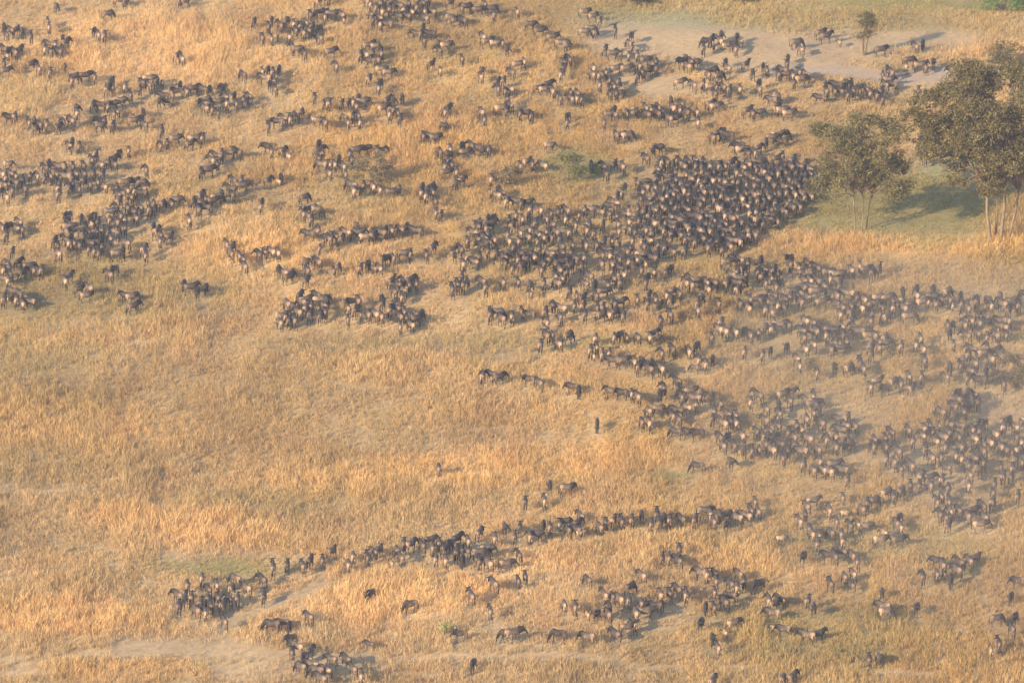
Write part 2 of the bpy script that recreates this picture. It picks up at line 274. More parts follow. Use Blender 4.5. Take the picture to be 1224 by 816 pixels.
FAR = {
(0,0,4):"270 35 T;520 70 R;450 150 T;470 170;500 175 A;230 110;235 135 A;80 145 b;50 150 A;30 170;20 130;150 180;170 170;110 155;300 185 T;315 205;235 215 L;265 220;240 250;280 250 A;215 240;70 255 A;45 245;95 240;20 240;30 270;20 310 A;30 340 R;10 330;150 310 b;185 335 A;240 350 A;310 320 As;360 370 R;410 365 R;430 375;455 375 A;345 390;530 395 b;515 430 A;540 425;600 420 A;615 435 A;590 410;625 460;670 430 A;680 400;710 410 A;715 380;750 405;775 400;860 410 T;845 440 L;840 415;780 460 L;760 490;800 490 L;820 480;740 490;890 440 A;930 425;970 430 L;1000 430;955 490;985 480;980 520;1000 500;1045 440;1065 420;1080 470 A;1085 500 A;1045 490;1040 545 A;1015 530;1120 460 T;1130 500 A;1165 480 A;1190 465;1180 500;1205 480;1160 360 A;365 520 T;370 545;340 580;305 590 A;280 610;450 510 b;475 505;430 520;540 500 R;580 485 R;520 515;600 490;535 550 A;545 570;500 580 A;475 580;480 605;540 605;510 600;465 560;560 540;45 565 L;70 560;25 565;165 580 T;190 600 A;205 610;225 600 A;175 620;140 590;640 580 R;670 570 T;690 600 A;685 540 T;345 680 T;360 690 R;330 700;350 720;380 705;40 790;55 805;235 785;215 805;280 800;310 800;350 800;400 795;440 770 A;460 750;480 790;500 800;520 780;540 765 b;545 790;570 735 T;590 740;615 725 A;460 800;775 630;770 700 A;800 690 A;840 665 R;760 720;820 670;935 665 R;970 665;910 690;1035 750 L;1060 740;1010 770;1100 735 R;1135 730;1040 790;1215 110 A;575 5 R;600 10;860 5;890 10 R;850 270 b;870 285",
(306,0,4):"70 105 b;90 100;115 125 A;60 130;150 100 T;145 130;150 150 A;180 120 A;190 150;160 180 A;200 110;215 130 A;240 115;250 150;225 160;270 130 A;275 160;300 140;310 155 A;305 185 A;260 75 A;285 70;310 60 R;340 60;365 70 R;330 85;380 85;410 75;430 80;420 100;440 100;30 185 A;75 190;60 185;90 195;105 185;10 100;200 240 R;230 260;175 230;360 250 R;385 320 A;375 300;30 345;55 340;80 350;75 370;40 375;65 405;90 395;100 370;90 430;110 330;340 0;300 5;540 220 R;575 225 R;600 260 A;525 265 A;560 260 A;545 295;580 290;500 270;595 250;600 335 R;635 350 R;540 380 A;595 400 T;585 425;530 10 A;550 25;575 40 A;600 20;605 60 A;630 20;640 50 A;620 70;590 30;550 75 A;560 100 A;545 115;590 90;590 120;620 120;640 110;680 30 A;690 50;710 50 A;720 80;680 80;730 20;745 60;745 30;760 70 A;770 40;780 20 T;800 20;810 60 A;830 50 R;810 90;825 20;840 60;790 50;930 15;950 20 A;800 130 T;810 145 R;765 165 L;790 165;830 165 L;850 175 A;805 200 A;870 210 T;910 220 R;875 245 A;930 210;1010 35 R;985 45;1065 50 R;1095 25;1130 45 R;1140 75 A;1100 40;930 90;960 100 R;990 100;985 120;1085 180 A;1110 200 R;1145 210 R;1130 215;1180 210 A;1200 240;1165 220;985 285 A;1080 340 T;1075 370 A;840 310 b;855 320 R;880 340 A;1155 395 b;1185 390;1160 430 A;1190 440;1215 430;1205 480;1175 520 R;1200 535;1215 510;1220 350;280 470 A;325 500 A;350 500;370 500 A;410 500 A;430 500;465 490 A;490 470 T;510 490 R;480 510;440 500;630 480 b;655 485;700 470 T;685 485;660 530 A;640 550;680 545;610 520;690 570;660 560;220 540 b;200 540;190 555;130 570;165 575;100 585 L;60 610 A;75 600;270 570;300 580;330 590;290 600;420 565 A;440 590 A;465 565 A;450 555;490 560;500 590;920 520 b;905 540;1080 540 A;1100 550 A;1095 575;900 605 T;890 620;800 655 A;830 655 L;860 660;60 705 L;75 730 A;80 700;130 725 A;155 750 s;300 690 T;305 720 b;320 740 A;300 760;985 700 T;980 720;1030 700;1030 720 A;1060 710;1085 720;1115 720 A;1000 730;880 730 A;880 750 A;915 740 T;920 770 A;905 800;940 795 A;930 720;480 720 R;520 715 R;540 720;450 740 A;430 750;460 770 A;480 780;490 740;395 760;410 770 R;350 790;375 790;330 800;420 800 A;580 725 A;610 720 R;570 710;600 740;440 800;310 790",
(612,0,4):"25 60 A;45 60 R;90 120 R;135 150 R;195 180 R;240 210 R;265 220;350 60 R;390 80 R;420 105 A;380 140 R;350 155;400 160;495 150 A;512 165 A;570 175 T;560 210 A;575 230 A;550 230;560 270 A;445 240 b;485 260 R;510 260;530 255;600 270 A;620 280;640 290 R;650 270;660 310;690 330 A;610 320 A;620 350 A;600 370;580 320;550 330 R;530 330;500 330 R;480 340;450 350;440 370;430 340;390 330 A;385 360;410 365;420 410 A;440 400 A;430 430;460 430 A;470 455 A;490 420 A;500 450 A;515 400 A;515 430;470 390;630 330;670 290;655 340;590 290;690 300;640 350;30 310 R;15 320;55 300 A;255 275 T;250 305 A;245 330 A;235 360 A;275 290 A;130 425 R;155 430 R;175 405 b;195 440 A;190 420;120 420;230 475 A;250 475 A;280 445 A;280 475;310 450 A;310 475;335 480 A;265 480;40 550 A;65 545 R;95 560 A;265 560 T;265 590 A;180 700 T;75 775 b;40 800 A;60 790;100 790;150 795;440 590;490 525;490 550;465 550;545 540 T;575 545 R;590 545;640 520 A;645 550 A;670 530 A;665 555;700 520 A;695 545;720 540;735 550;760 480 T;755 500;810 500 A;770 520;780 570 R;790 590;800 530 A;835 540 A;815 550;885 540 A;890 590 A;950 500 R;975 510 R;930 510;600 540;615 535;750 570;525 650 R;555 650 R;500 650;570 665;640 760 A;670 725 b;655 740;700 710;960 660 A;985 640;1010 635 b;1030 650;1080 700 L;1100 720 R;1125 735;1180 710 b;1190 700;1165 735;1215 680;1130 530 R;1120 540;1180 540 R;1150 545;1180 430 A;1180 400 T;1220 340;925 200 L;955 190 b;940 215 A;965 230;1000 170 T;995 200 A;1030 220 R;1060 215;1075 180 T;1075 210;1070 240 A;1090 200;915 235 A;1010 230;810 295 T;830 280 T;840 320 A;855 300;865 305 T;885 300 T;890 320;1020 300 T;1030 330 A;960 340 R;940 360 A;980 345;990 365 R;1000 370;925 360;960 370;805 395 R;865 410 A;885 410 R;915 405 A;980 420 A;1010 420 A;1000 440;1040 430 A;1060 440;1090 430 A;1040 460;1080 445;970 450;950 420;1120 310 b;1200 320;1150 350;380 790;400 785;440 800;490 790 b;500 780;530 800;720 780;740 790;825 800;920 780 b;905 800;950 800;990 800;1050 780 b;1075 800;1080 790;1130 790;1180 780;1160 800;1200 790",
(918,0,4):"95 280 T;90 310;85 270;140 205 R;125 210;155 240 A;255 160 R;280 175 R;340 205 As;545 240 R;560 250;740 210 T;705 225 A;680 290 R;660 320;730 315 R;755 325 A;790 300 T;885 340 L;720 440 A;570 330 T;590 350 A;550 360 A;600 350 A;580 385 R;560 410 A;590 410;580 430 A;15 340 A;50 360 A;60 370;90 360 R;100 370;120 365;150 350 A;125 400 A;160 380 R;180 360;190 380;150 395;70 340;245 470 L;280 440 A;275 410;300 450 A;320 440 A;325 410;345 440;370 400 T;385 410 A;385 460 A;400 400;410 440;420 450;350 400;440 440 A;460 450 R;470 430;490 450 A;510 440 A;520 460;540 440 A;550 460;550 480 A;480 470;15 480 L;45 465 T;30 480;70 530 R;100 545 R;60 545;40 520;730 670 T;740 690;735 720 A;760 710;790 700 A;780 730;740 760 A;720 770;790 750 A;810 760 R;800 780;820 720;830 750;760 770;20 660 R;50 650 R;80 640 R;100 650;20 680;60 680;90 670;40 640;45 760 R;70 750;120 770 b;60 790;110 800;180 790 A;190 770;240 790;20 800",
(0,204,4):"10 20;30 40;50 20;75 30;20 70;45 70;70 60;90 70;10 100;30 130;60 100;25 150;110 50;130 60 R;120 90;145 30;180 30;190 50;210 10;215 40;240 30;250 50;270 20;285 70 A;270 90;280 115 A;290 90;300 60;310 30;330 20;345 40;365 20;350 70;380 30;380 90 A;370 60;400 50;400 20;420 40;430 70;450 20;440 50;470 20;470 60;490 20;500 80 A;490 60;410 80;330 85;360 95;560 90;565 120;580 110 A;600 60 R;620 70;640 55 R;610 100;625 130 A;640 100;660 90;650 120;680 60 R;690 90;700 100;670 110;555 180 A;570 150;590 160;610 180 A;630 170;600 240 A;640 200;620 210;650 230;580 220;530 200;525 240 A;540 220;560 250;600 280 A;670 180;690 190 A;710 160;715 190 A;735 160 A;740 190;700 170;730 140;780 160 b;760 150;800 160;840 145 R;820 160;325 215 T;320 240;310 230;340 230;390 230 T;375 240;430 230;455 225 T;440 260;470 250;330 270 R;350 290;300 250;370 300;410 280;400 320 A;390 340;340 320;330 350;310 330;355 350;380 360;280 365 A;260 340;280 400 A;300 350;425 300;440 320;430 350;460 350 R;450 390 A;475 400;490 370;480 340;490 290;465 300;500 270;520 300 A;530 330 A;510 310;425 380;560 400 R;570 410;590 380;570 300;600 350;750 290 b;735 270 T;770 310;765 340 A;790 320;810 320;690 380 A;700 410;905 240 A;905 265;915 220;925 150;960 120 b;980 110 b;985 140;1000 130 A;975 180 L;950 190;955 160;940 210;1040 130 R;1020 145;1060 110;1050 140;1080 100 b;1070 130;1110 120 A;1100 90;1115 50;1130 60 A;1155 50 A;1145 30;1160 75;1100 60;10 275;40 270;20 290;50 290;80 280 A;105 285 A;60 260;90 250;30 310;1085 355 A;1110 370 b;1110 400 A;1145 410;1165 430 A;1170 460;60 390;45 400;75 405;90 440;30 450;45 470 A;50 500;20 480;10 500;110 450 R;140 460 R;110 490;160 480;130 500;180 490 T;200 480;40 530;15 520;335 505 b;310 530 A;545 475 T;520 500 A;380 570 R;425 565 A;415 600;435 610 A;60 580;40 590;90 590;20 620;50 620;80 620;100 600 R;120 610;140 630;130 600;30 640;70 640;110 640;600 600 L;630 605 R;660 630 A;640 650;880 545 T;915 560 R;945 580;985 560 T;700 0;1000 0 R;960 10",
(306,204,4):"60 50 b;75 60;45 65;120 35 T;105 55;30 150 T;25 175 A;235 130 R;250 120;240 190 T;225 210;270 180 R;250 220 A;285 175;295 190;265 240 A;350 15;370 20;430 20 A;445 10;455 70 A;470 100;455 110 A;490 90 R;500 100;515 75 A;480 80;560 80;590 95 A;570 70;650 105 R;685 90 b;670 100;795 80 T;790 110 A;840 80 b;820 100;815 125 A;845 110;860 150 A;860 205;885 215 A;850 215;910 10 R;930 5;960 10;985 50 b;955 65;970 80;1160 90 T;1175 110;1125 45;1200 150;1150 120;250 305 L;245 320;300 290 A;320 340 A;300 330;305 375 A;330 350;350 330 A;365 340;380 320 A;400 320 A;410 330 A;430 300;460 300 b;480 265 T;470 310;490 300;525 320 R;545 325;560 310;440 320;595 300;620 285 T;600 310 A;650 290;690 285;720 270 T;730 285;760 290 L;700 300;15 405;40 395 A;60 385 b;75 390;105 395 A;30 410;110 475 T;130 490;175 490 T;160 510;180 510;240 440 T;245 480 A;240 530 A;295 440 A;395 465 b;375 480;365 500;535 450 T;500 470;590 470;560 470;620 425 T;655 420 A;665 430;710 400 R;740 400 A;730 420;690 410;845 370 b;860 380;815 405 A;940 380;960 390 R;980 380;1000 390;950 410;1010 340 A;1060 270;1040 300;1030 320;1075 250 A;1110 230 T;1135 230 T;1120 260;1100 280;1080 300;1110 310 A;1090 330;1060 330;1050 350;1105 350 A;1080 360;1110 390 A;1085 380;1060 370;1070 415 A;1040 440;1020 430;990 450;980 470;960 430;1000 420;1150 400;1190 445 A;1185 420;1170 430;1210 400;1210 340 A;1200 360;1205 310;1210 240;650 530 b;640 550;700 530;740 525 b;735 550;770 545;680 550;705 580 A;690 560;700 610;660 580;640 590;600 615 T;605 640;620 650;455 630 L;440 660;490 625;475 670 A;470 690;500 690;515 680;510 710;440 715 A;540 690;570 690 A;600 700 A;605 720;670 660 A;640 670;650 690;690 700 A;690 750 A;680 730;710 680;720 710;745 700;740 740;785 690 b;770 710;985 510;1000 500 b;1010 530;965 550 A;990 550;940 570 A;1080 530 A;1100 560 A;1070 510;210 600 b;190 610;240 620 R;215 630;265 650 A;260 690 A;290 600 A;310 620 R;340 620;360 620;300 640;330 680;325 650;180 660;200 680;160 670;145 700 A;120 700;135 720;115 730 A;160 720;185 720 A;150 640;175 640;210 700;240 660;310 700;1120 690 A;1160 680 R;1175 710 A;1130 700;1160 720;1180 690",
(612,204,4):"10 370;20 390;40 400;60 420;75 440;30 430;10 440;50 460;95 400;110 420;130 410;150 450;140 480;145 500 A;180 400 A;190 430;210 450;215 420;240 440;245 400;260 430;280 400;290 420;280 460;265 490 A;240 520 A;210 510;270 530;275 580 b;215 540;230 480;290 360;300 380;90 550 T;90 590;340 610 b;340 650 A;350 690;310 600;395 545 T;400 600;420 600;440 580;460 550;410 660 A;435 660 A;430 690;465 690 A;495 680;535 700 A;520 630 b;500 630;490 640;480 450 A;515 475 A;530 500 A;520 540 A;490 520;500 500;480 490;560 440;590 400;600 430;620 440 A;620 480 A;640 450;650 390;660 380 A;700 360;690 400;670 420;680 490 A;650 510;640 540;620 530;580 420;510 430;470 410;450 400;760 470 T;740 490 A;770 490;830 540 A;850 520;880 530 R;860 550;900 540;935 570 A;930 540;950 560;960 540;770 580 b;740 600 A;800 590;650 600 b;640 620;690 620 A;670 610;700 650;740 620;760 630;755 690 A;770 680;710 720 A;600 620 A;650 640;680 660;890 640 A;890 670;910 610;930 620;900 600;990 640 A;1170 620 R;1140 620;1130 660 A;1090 640;1200 620;1215 670 A;1080 650;1030 440;1060 430;1090 430;1110 470 T;1120 500;1080 490 A;1090 520;1050 500;1030 540 A;1050 550;1040 520;1070 540;1080 570;1010 430;1130 450;1190 430 T;1190 460;1210 480 A;1180 490;1200 510;1160 500;1215 540;1000 730 b;990 760;1010 740;955 800 A;1070 775 A;1090 770;1110 770;1140 790;1180 780;1215 750 T;1020 770;1040 770;160 680 A;170 730;155 760;165 790 A;190 790;210 800;230 700 A;50 680 A;70 670;80 690;30 690;40 660;270 790 b;400 805;420 800;515 790 T;490 800;530 800;550 800;600 800;680 780 b;700 800;660 800;200 650;300 650;280 660;235 660;0 700;500 130 A;490 160 A;520 130;510 150;525 110;540 80;600 60;630 60;640 50;620 80;380 190 R;360 180;400 190 A;420 200;350 190;75 155 R;90 190 A;45 160;80 220;60 170;20 150;20 220;10 210;30 240;440 210;450 20;470 10;440 5",
(918,204,4):"100 420 T;110 450;30 480;10 490;50 500;20 520;10 550;40 560;25 600;60 540;150 470;170 500;175 530 A;190 450;200 460 R;210 490;230 470;240 490;235 530 A;200 530;210 560;180 560;150 500;130 490;290 490 R;270 500;300 520;330 500 R;340 490;345 530;345 555;120 580 R;110 610;140 600;160 630;100 620;90 590;230 580 R;200 580;190 610;220 600;240 600;260 630 R;330 600 A;330 640 A;320 620;310 590;345 690 A;360 660;380 590;350 600;400 680 A;400 650;400 610;430 610;460 620 A;470 610;440 660 A;450 680;490 640;520 640 R;500 690 A;485 720 A;520 690;540 660;530 610 R;510 610;570 610 R;560 630;600 630;610 610;640 620 b;645 580 T;630 640;600 660;560 670;540 690;570 700;680 700 R;650 660;680 640;710 570 T;710 600;700 630;730 610;740 630 R;720 640;770 630;790 570 T;790 610;800 640;770 600;830 620;860 580 b;850 600;870 620;840 640;890 620;885 650;920 600 T;910 620;930 640;940 660;900 650;960 660;1000 630 b;980 650;1020 640;1055 620 T;1070 650 A;1040 650;1050 670;1110 600 T;1100 620;1120 640;1090 650;1140 650;1170 640;1150 670;1200 650;1220 590;950 700;970 720;940 740 A;960 750;930 700;860 740 A;885 740 T;870 780;890 790;860 800;1000 700;1010 730;980 740;1040 700;1060 700;1110 720 L;1130 710;1150 720;1100 745;1130 750;1090 790;1140 790;1000 780;950 790;1050 800;980 790;60 740 R;30 730;20 760;10 730;80 660;50 650;20 640;40 680;100 740;180 720;160 770;190 770;210 770;240 740 T;230 770;210 730;200 790;170 800;280 790 A;300 770;290 760;330 770;320 800;360 790;350 750;370 740;410 750 A;400 720;420 740;430 770;380 800;485 790 R;510 790;560 800 b;730 805;440 460 A;470 475 R;500 490;530 475 b;540 485;495 470;130 440;80 620;70 580;270 560;280 620;400 480",
}
# packed areas, photo px polygons + spacing
PACKED = [
([(770,222),(795,192),(850,192),(880,200),(930,187),(973,200),(977,236),(940,258),(905,285),(862,302),(800,285),(760,250)],8.2),
([(578,270),(640,252),(700,247),(760,246),(800,285),(862,302),(800,302),(740,314),(690,322),(640,318),(600,306),(570,290)],11.5),
([(600,306),(640,318),(680,322),(670,345),(640,340),(600,338)],17.0),
([(660,320),(740,314),(800,302),(790,325),(745,338),(690,345),(665,345)],14.0),
]
# ------------------------------------------------------------------ wildebeest
def frame_rings(rings, n):
    """rings: (x,y,z, half width, half depth, tangent angle source) -> verts, faces of a capped loft"""
    P = np.array([r[:3] for r in rings], float); k = len(P)
    T = np.gradient(P, axis=0); T /= np.linalg.norm(T, axis=1)[:, None]
    V = []
    for i in range(k):
        t = T[i]
        side = np.cross([0, 0, 1.], t) if abs(t[2]) < .93 else np.array([0, 1., 0])
        if abs(t[2]) >= .93: side = side-t*np.dot(side, t)
        side /= np.linalg.norm(side); up = np.cross(t, side)
        a = np.arange(n)*2*math.pi/n
        V.append(P[i]+np.outer(np.cos(a)*rings[i][3], side)+np.outer(np.sin(a)*rings[i][4], up))
    V = np.concatenate(V); F = []
    for i in range(k-1):
        for j in range(n):
            F.append((i*n+j, i*n+(j+1) % n, (i+1)*n+(j+1) % n, (i+1)*n+j))
    F.append(tuple(range(n))[::-1]); F.append(tuple((k-1)*n+j for j in range(n)))
    return V, F
def merge(parts):
    V = []; F = []; o = 0
    for v, f in parts:
        V.append(v); F += [tuple(i+o for i in q) for q in f]; o += len(v)
    return np.concatenate(V), F
POSES = {
 'walk': dict(neck=[(.64, 0, 1.10, .13, .24), (.84, 0, 1.15, .095, .175), (1.0, 0, 1.17, .085, .13), (1.12, 0, 1.05, .08, .105), (1.24, 0, .88, .068, .085), (1.33, 0, .76, .065, .07), (1.36, 0, .72, .04, .04)], sw=(.20, -.16, -.18, .20)),
 'stand': dict(neck=[(.63, 0, 1.14, .13, .24), (.79, .03, 1.26, .095, .17), (.91, .06, 1.33, .085, .125), (1.03, .11, 1.25, .08, .105), (1.14, .17, 1.08, .068, .085), (1.21, .22, .97, .065, .07), (1.23, .23, .93, .04, .04)], sw=(.03, -.04, .04, -.05)),
 'graze': dict(neck=[(.66, 0, .98, .13, .23), (.84, 0, .80, .095, .165), (.97, 0, .62, .085, .125), (1.04, 0, .48, .08, .10), (1.09, 0, .29, .068, .085), (1.11, 0, .17, .065, .07), (1.11, 0, .12, .04, .04)], sw=(.14, -.10, -.06, .12)),
 'turn': dict(neck=[(.62, .03, 1.10, .13, .24), (.79, .10, 1.17, .095, .175), (.90, .20, 1.19, .085, .13), (.96, .31, 1.08, .08, .105), (1.01, .43, .92, .068, .085), (1.04, .51, .80, .065, .07), (1.05, .54, .76, .04, .04)], sw=(-.08, .10, .10, -.10)),
}
def leg(x, y, s, front, n):
    if front:
        r = [(x-.02, y*.85, .98, .09, .14), (x, y, .72, .075, .085), (x+s*.35, y, .44, .042, .045), (x+s*.8-.02*abs(s), y, .15, .028, .03), (x+s+.02, y, .05, .042, .05), (x+s+.03, y, -.02, .045, .055)]
    else:
        r = [(x+.05, y*.8, 1.0, .11, .20), (x+.10, y, .74, .085, .12), (x-.08+s*.3, y, .47, .042, .055), (x-.03+s*.8, y, .16, .028, .032), (x+s+.01, y, .05, .042, .05), (x+s+.02, y, -.02, .045, .055)]
    return frame_rings(r, n)
BODY = [(-.96, 0, 1.05, .07, .09), (-.88, 0, 1.03, .16, .19), (-.64, 0, 1.0, .215, .26), (-.25, 0, .95, .24, .29), (.12, 0, .97, .235, .33), (.42, 0, 1.05, .19, .34)]
def body_geo(pose, n, nl):
    p = POSES[pose]; s = p['sw']
    parts = [frame_rings(BODY+p['neck'], n)]
    parts += [leg(.42, .13, s[0], True, nl), leg(.42, -.13, s[1], True, nl), leg(-.74, .13, s[2], False, nl), leg(-.74, -.13, s[3], False, nl)]
    parts = [(v*np.array([.87, 1.06, 1.03]), f) for v, f in parts]
    e = None
    return parts, e
def horn_geo(pose, n):
    p = POSES[pose]['neck']; a = np.array(p[2][:3]); b = np.array(p[3][:3]); d = b-np.array(p[1][:3]); d[2] = 0; d /= np.linalg.norm(d)
    sd = np.array([-d[1], d[0], 0]); c = (a+b)/2+np.array([0, 0, .10]); out = []
    for g in (1, -1):
        pts = [c+g*sd*.02, c+g*sd*.12+np.array([0, 0, .0])-d*.02, c+g*sd*.23+np.array([0, 0, -.02]), c+g*sd*.30+np.array([0, 0, .06]), c+g*sd*.27+np.array([0, 0, .19])-d*.02, c+g*sd*.21+np.array([0, 0, .25])]
        rr = [.06, .045, .036, .03, .02, .008]
        out.append(frame_rings([(q[0], q[1], q[2], r, r) for q, r in zip(pts, rr)], n))
    return [(v*np.array([.87, 1.06, 1.03]), f) for v, f in out]
def mane_geo(pose, n):
    p = POSES[pose]['neck']; top = [(.36, 0, 1.40)]+[(q[0], q[1], q[2]+q[4]*.98) for q in p[:3]]
    a = frame_rings([(q[0], q[1], q[2], .035, h) for q, h in zip(top, (.03, .075, .085, .05))], n)
    low = [(q[0], q[1], q[2]-q[4]*.95) for q in p[:4]]
    b = frame_rings([(q[0], q[1], q[2], .035, h) for q, h in zip(low, (.05, .11, .12, .04))], n)
    return [(v*np.array([.87, 1.06, 1.03]), f) for v, f in (a, b)]
def tail_geo(n):
    return [frame_rings([(-.80, 0, 1.16, .03, .03), (-.90, 0, 1.08, .028, .028), (-.94, .01, .88, .03, .03), (-.94, .03, .65, .055, .05), (-.92, .04, .45, .05, .05), (-.91, .05, .30, .012, .012)], n)]
COATS = {'dark': ((.048, .040, .041), (.17, .115, .08)), 'grey-brown': ((.072, .057, .051), (.25, .165, .11)), 'pale-rumped': ((.095, .072, .060), (.38, .25, .16)), 'tan': ((.26, .175, .105), (.42, .29, .18))}  # second tone of each coat has sunlight on rump and flanks painted in
def coat_color(V, coat, rng):
    a, b = (np.array(c) for c in COATS[coat])
    x, y, z = V[:, 0], V[:, 1], V[:, 2]
    t = np.clip((-.30-x)/.28, 0, 1)*np.clip((z-.55)/.15, 0, 1)*np.clip((1.27-z)/.07, .3, 1)  # rump lightened: sunlight put into the coat colour
    t = np.maximum(t, .42*np.clip((1.15-z)/.14, 0, 1)*np.clip((.45-x)/.2, 0, 1)*(z > .6)*(.6+.4*np.sin(x*23+z*11)))  # striped flanks, their tan also carrying painted sunlight
    c = a+(b-a)*t[:, None]
    fr = np.clip((x-.22)/.2, 0, 1)*.4                      # darker forequarters with brindle bars
    br = (np.sin(x*46+np.sin(z*9)) > .4)*np.clip((x-.0)/.3, 0, 1)*np.clip((z-.75)/.1, 0, 1)*.35
    c = c*(1-fr-br)[:, None]
    face = np.clip((x-.66)/.08, 0, 1)[:, None]; c = c*(1-face)+np.array([.022, .02, .02])*face
    lg = np.clip((.66-z)/.2, 0, 1)[:, None]*(x < .62)[:, None]
    lc = np.array([.032, .026, .024]) if coat != 'tan' else np.array([.20, .13, .075])
    return c*(1-lg)+lc*lg
COAT = mat('wildebeest_coat', attr='tint', rough=.6, noise=.28, nscale=7, spec=.25)
HORN = mat('horn', color=(.035, .032, .03), rough=.45, noise=.2, nscale=12)
HAIR = mat('black_hair', color=(.020, .018, .019), rough=.7, noise=.3, nscale=20)
def to_me(name, V, F, m, smooth=True):
    me = bpy.data.meshes.new(name); me.from_pydata([tuple(v) for v in V], [], F); me.update()
    me.polygons.foreach_set('use_smooth', np.full(len(me.polygons), smooth)); me.materials.append(m)
    return me
def body_mesh(pose, coat):
    parts, _ = body_geo(pose, 12, 8)
    V, F = merge(parts); me = to_me('tmp', V, F, COAT)
    o = bpy.data.objects.new('tmp', me); COL.objects.link(o)
    md = o.modifiers.new('r', 'REMESH'); md.mode = 'VOXEL'; md.voxel_size = .032; md.use_smooth_shade = True
    sm = o.modifiers.new('s', 'SMOOTH'); sm.iterations = 2; sm.factor = .5
    dg = bpy.context.evaluated_depsgraph_get(); me2 = bpy.data.meshes.new_from_object(o.evaluated_get(dg))
    bpy.data.objects.remove(o)
    me2.name = 'body'; n = len(me2.vertices); co = np.empty(n*3, np.float32); me2.vertices.foreach_get('co', co)
    c = coat_color(co.reshape(-1, 3), coat, RNG); a = me2.attributes.new('tint', 'FLOAT_COLOR', 'POINT')
    cc = np.ones((n, 4), np.float32); cc[:, :3] = c; a.data.foreach_set('color', cc.ravel())
    if not me2.materials: me2.materials.append(COAT)
    return me2
BODIES = {(p, c): body_mesh(p, c) for p in POSES for c in COATS}
HORNS = {p: to_me('horns', *merge(horn_geo(p, 6)), HORN) for p in POSES}
MANES = {p: to_me('mane', *merge(mane_geo(p, 6)), HAIR) for p in POSES}
TAIL = to_me('tail', *merge(tail_geo(6)), HAIR)

DIRS = {'A': 100, 'T': 268, 'L': 178, 'R': 3, 'a': 135, 'b': 55, 'c': 215, 'd': 325}
def parse(tiles):
    out = []
    for (x0, y0, z), s in tiles.items():
        for it in s.split(';'):
            w = it.split(); f = w[2] if len(w) > 2 else ''
            out.append([x0+float(w[0])/z, y0+float(w[1])/z, f])
    return out
def dedupe(pts, dmin):
    res = []
    for p in pts:
        if all(abs(p[0]-q[0])/dmin > 1 or (p[0]-q[0])**2+(p[1]-q[1])**2 > dmin*dmin for q in res): res.append(p)
    return res
near = parse(NEAR); far = parse(FAR)
beasts = dedupe(near, 7.2); nn = len(beasts); beasts = dedupe(beasts+far, 5.8)
def inside(x, y, poly):
    c = False; j = len(poly)-1
    for i in range(len(poly)):
        if (poly[i][1] > y) != (poly[j][1] > y) and x < (poly[j][0]-poly[i][0])*(y-poly[i][1])/(poly[j][1]-poly[i][1])+poly[i][0]: c = not c
        j = i
    return c
for poly, sp in PACKED:
    xs = [p[0] for p in poly]; ys = [p[1] for p in poly]; y = min(ys); row = 0
    while y < max(ys):
        x = min(xs)+(row % 2)*sp*.5
        while x < max(xs):
            qx = x+random.uniform(-.36, .36)*sp; qy = y+random.uniform(-.36, .36)*sp
            if inside(qx, qy, poly) and all((qx-q[0])**2+(qy-q[1])**2 > (sp*.62)**2 for q in beasts if abs(qx-q[0]) < sp):
                beasts.append([qx, qy, 'A' if random.random() < .75 else ''])
            x += sp
        y += sp*.9; row += 1
beasts.sort(key=lambda b: -b[1])
# settle pose, heading, size, coat
def settle(b):
    px, py, f = b
    d = f[0] if f and f[0] in DIRS else random.choices('ATLRabcd', (68, 9, 3, 4, 6, 7, 1, 2))[0]
    pose = 'graze' if 'g' in f else random.choices(('walk', 'stand', 'graze', 'turn'), (56, 12, 20, 12))[0]
    calf = 's' in f or (not f and random.random() < .05)
    coat = 'tan' if (calf and random.random() < .7) else random.choices(('dark', 'grey-brown', 'pale-rumped'), (36, 38, 26))[0]
    if 'p' in f: coat = 'pale-rumped'
    s = random.uniform(.66, .76) if calf else random.uniform(.92, 1.10)
    x, y, h = ground_at(px, py, .82*s)
    return dict(px=px, py=py, d=d, pose=pose, calf=calf, coat=coat, s=s, x=x, y=y, z=h, len=random.uniform(.82, .98), fat=random.uniform(.88, 1.12), rz=R(DIRS[d]+random.gauss(0, 15)))
beasts = [settle(b) for b in beasts]
print('beasts', len(beasts))
NEAREST, REST = beasts[:300], beasts[300:]
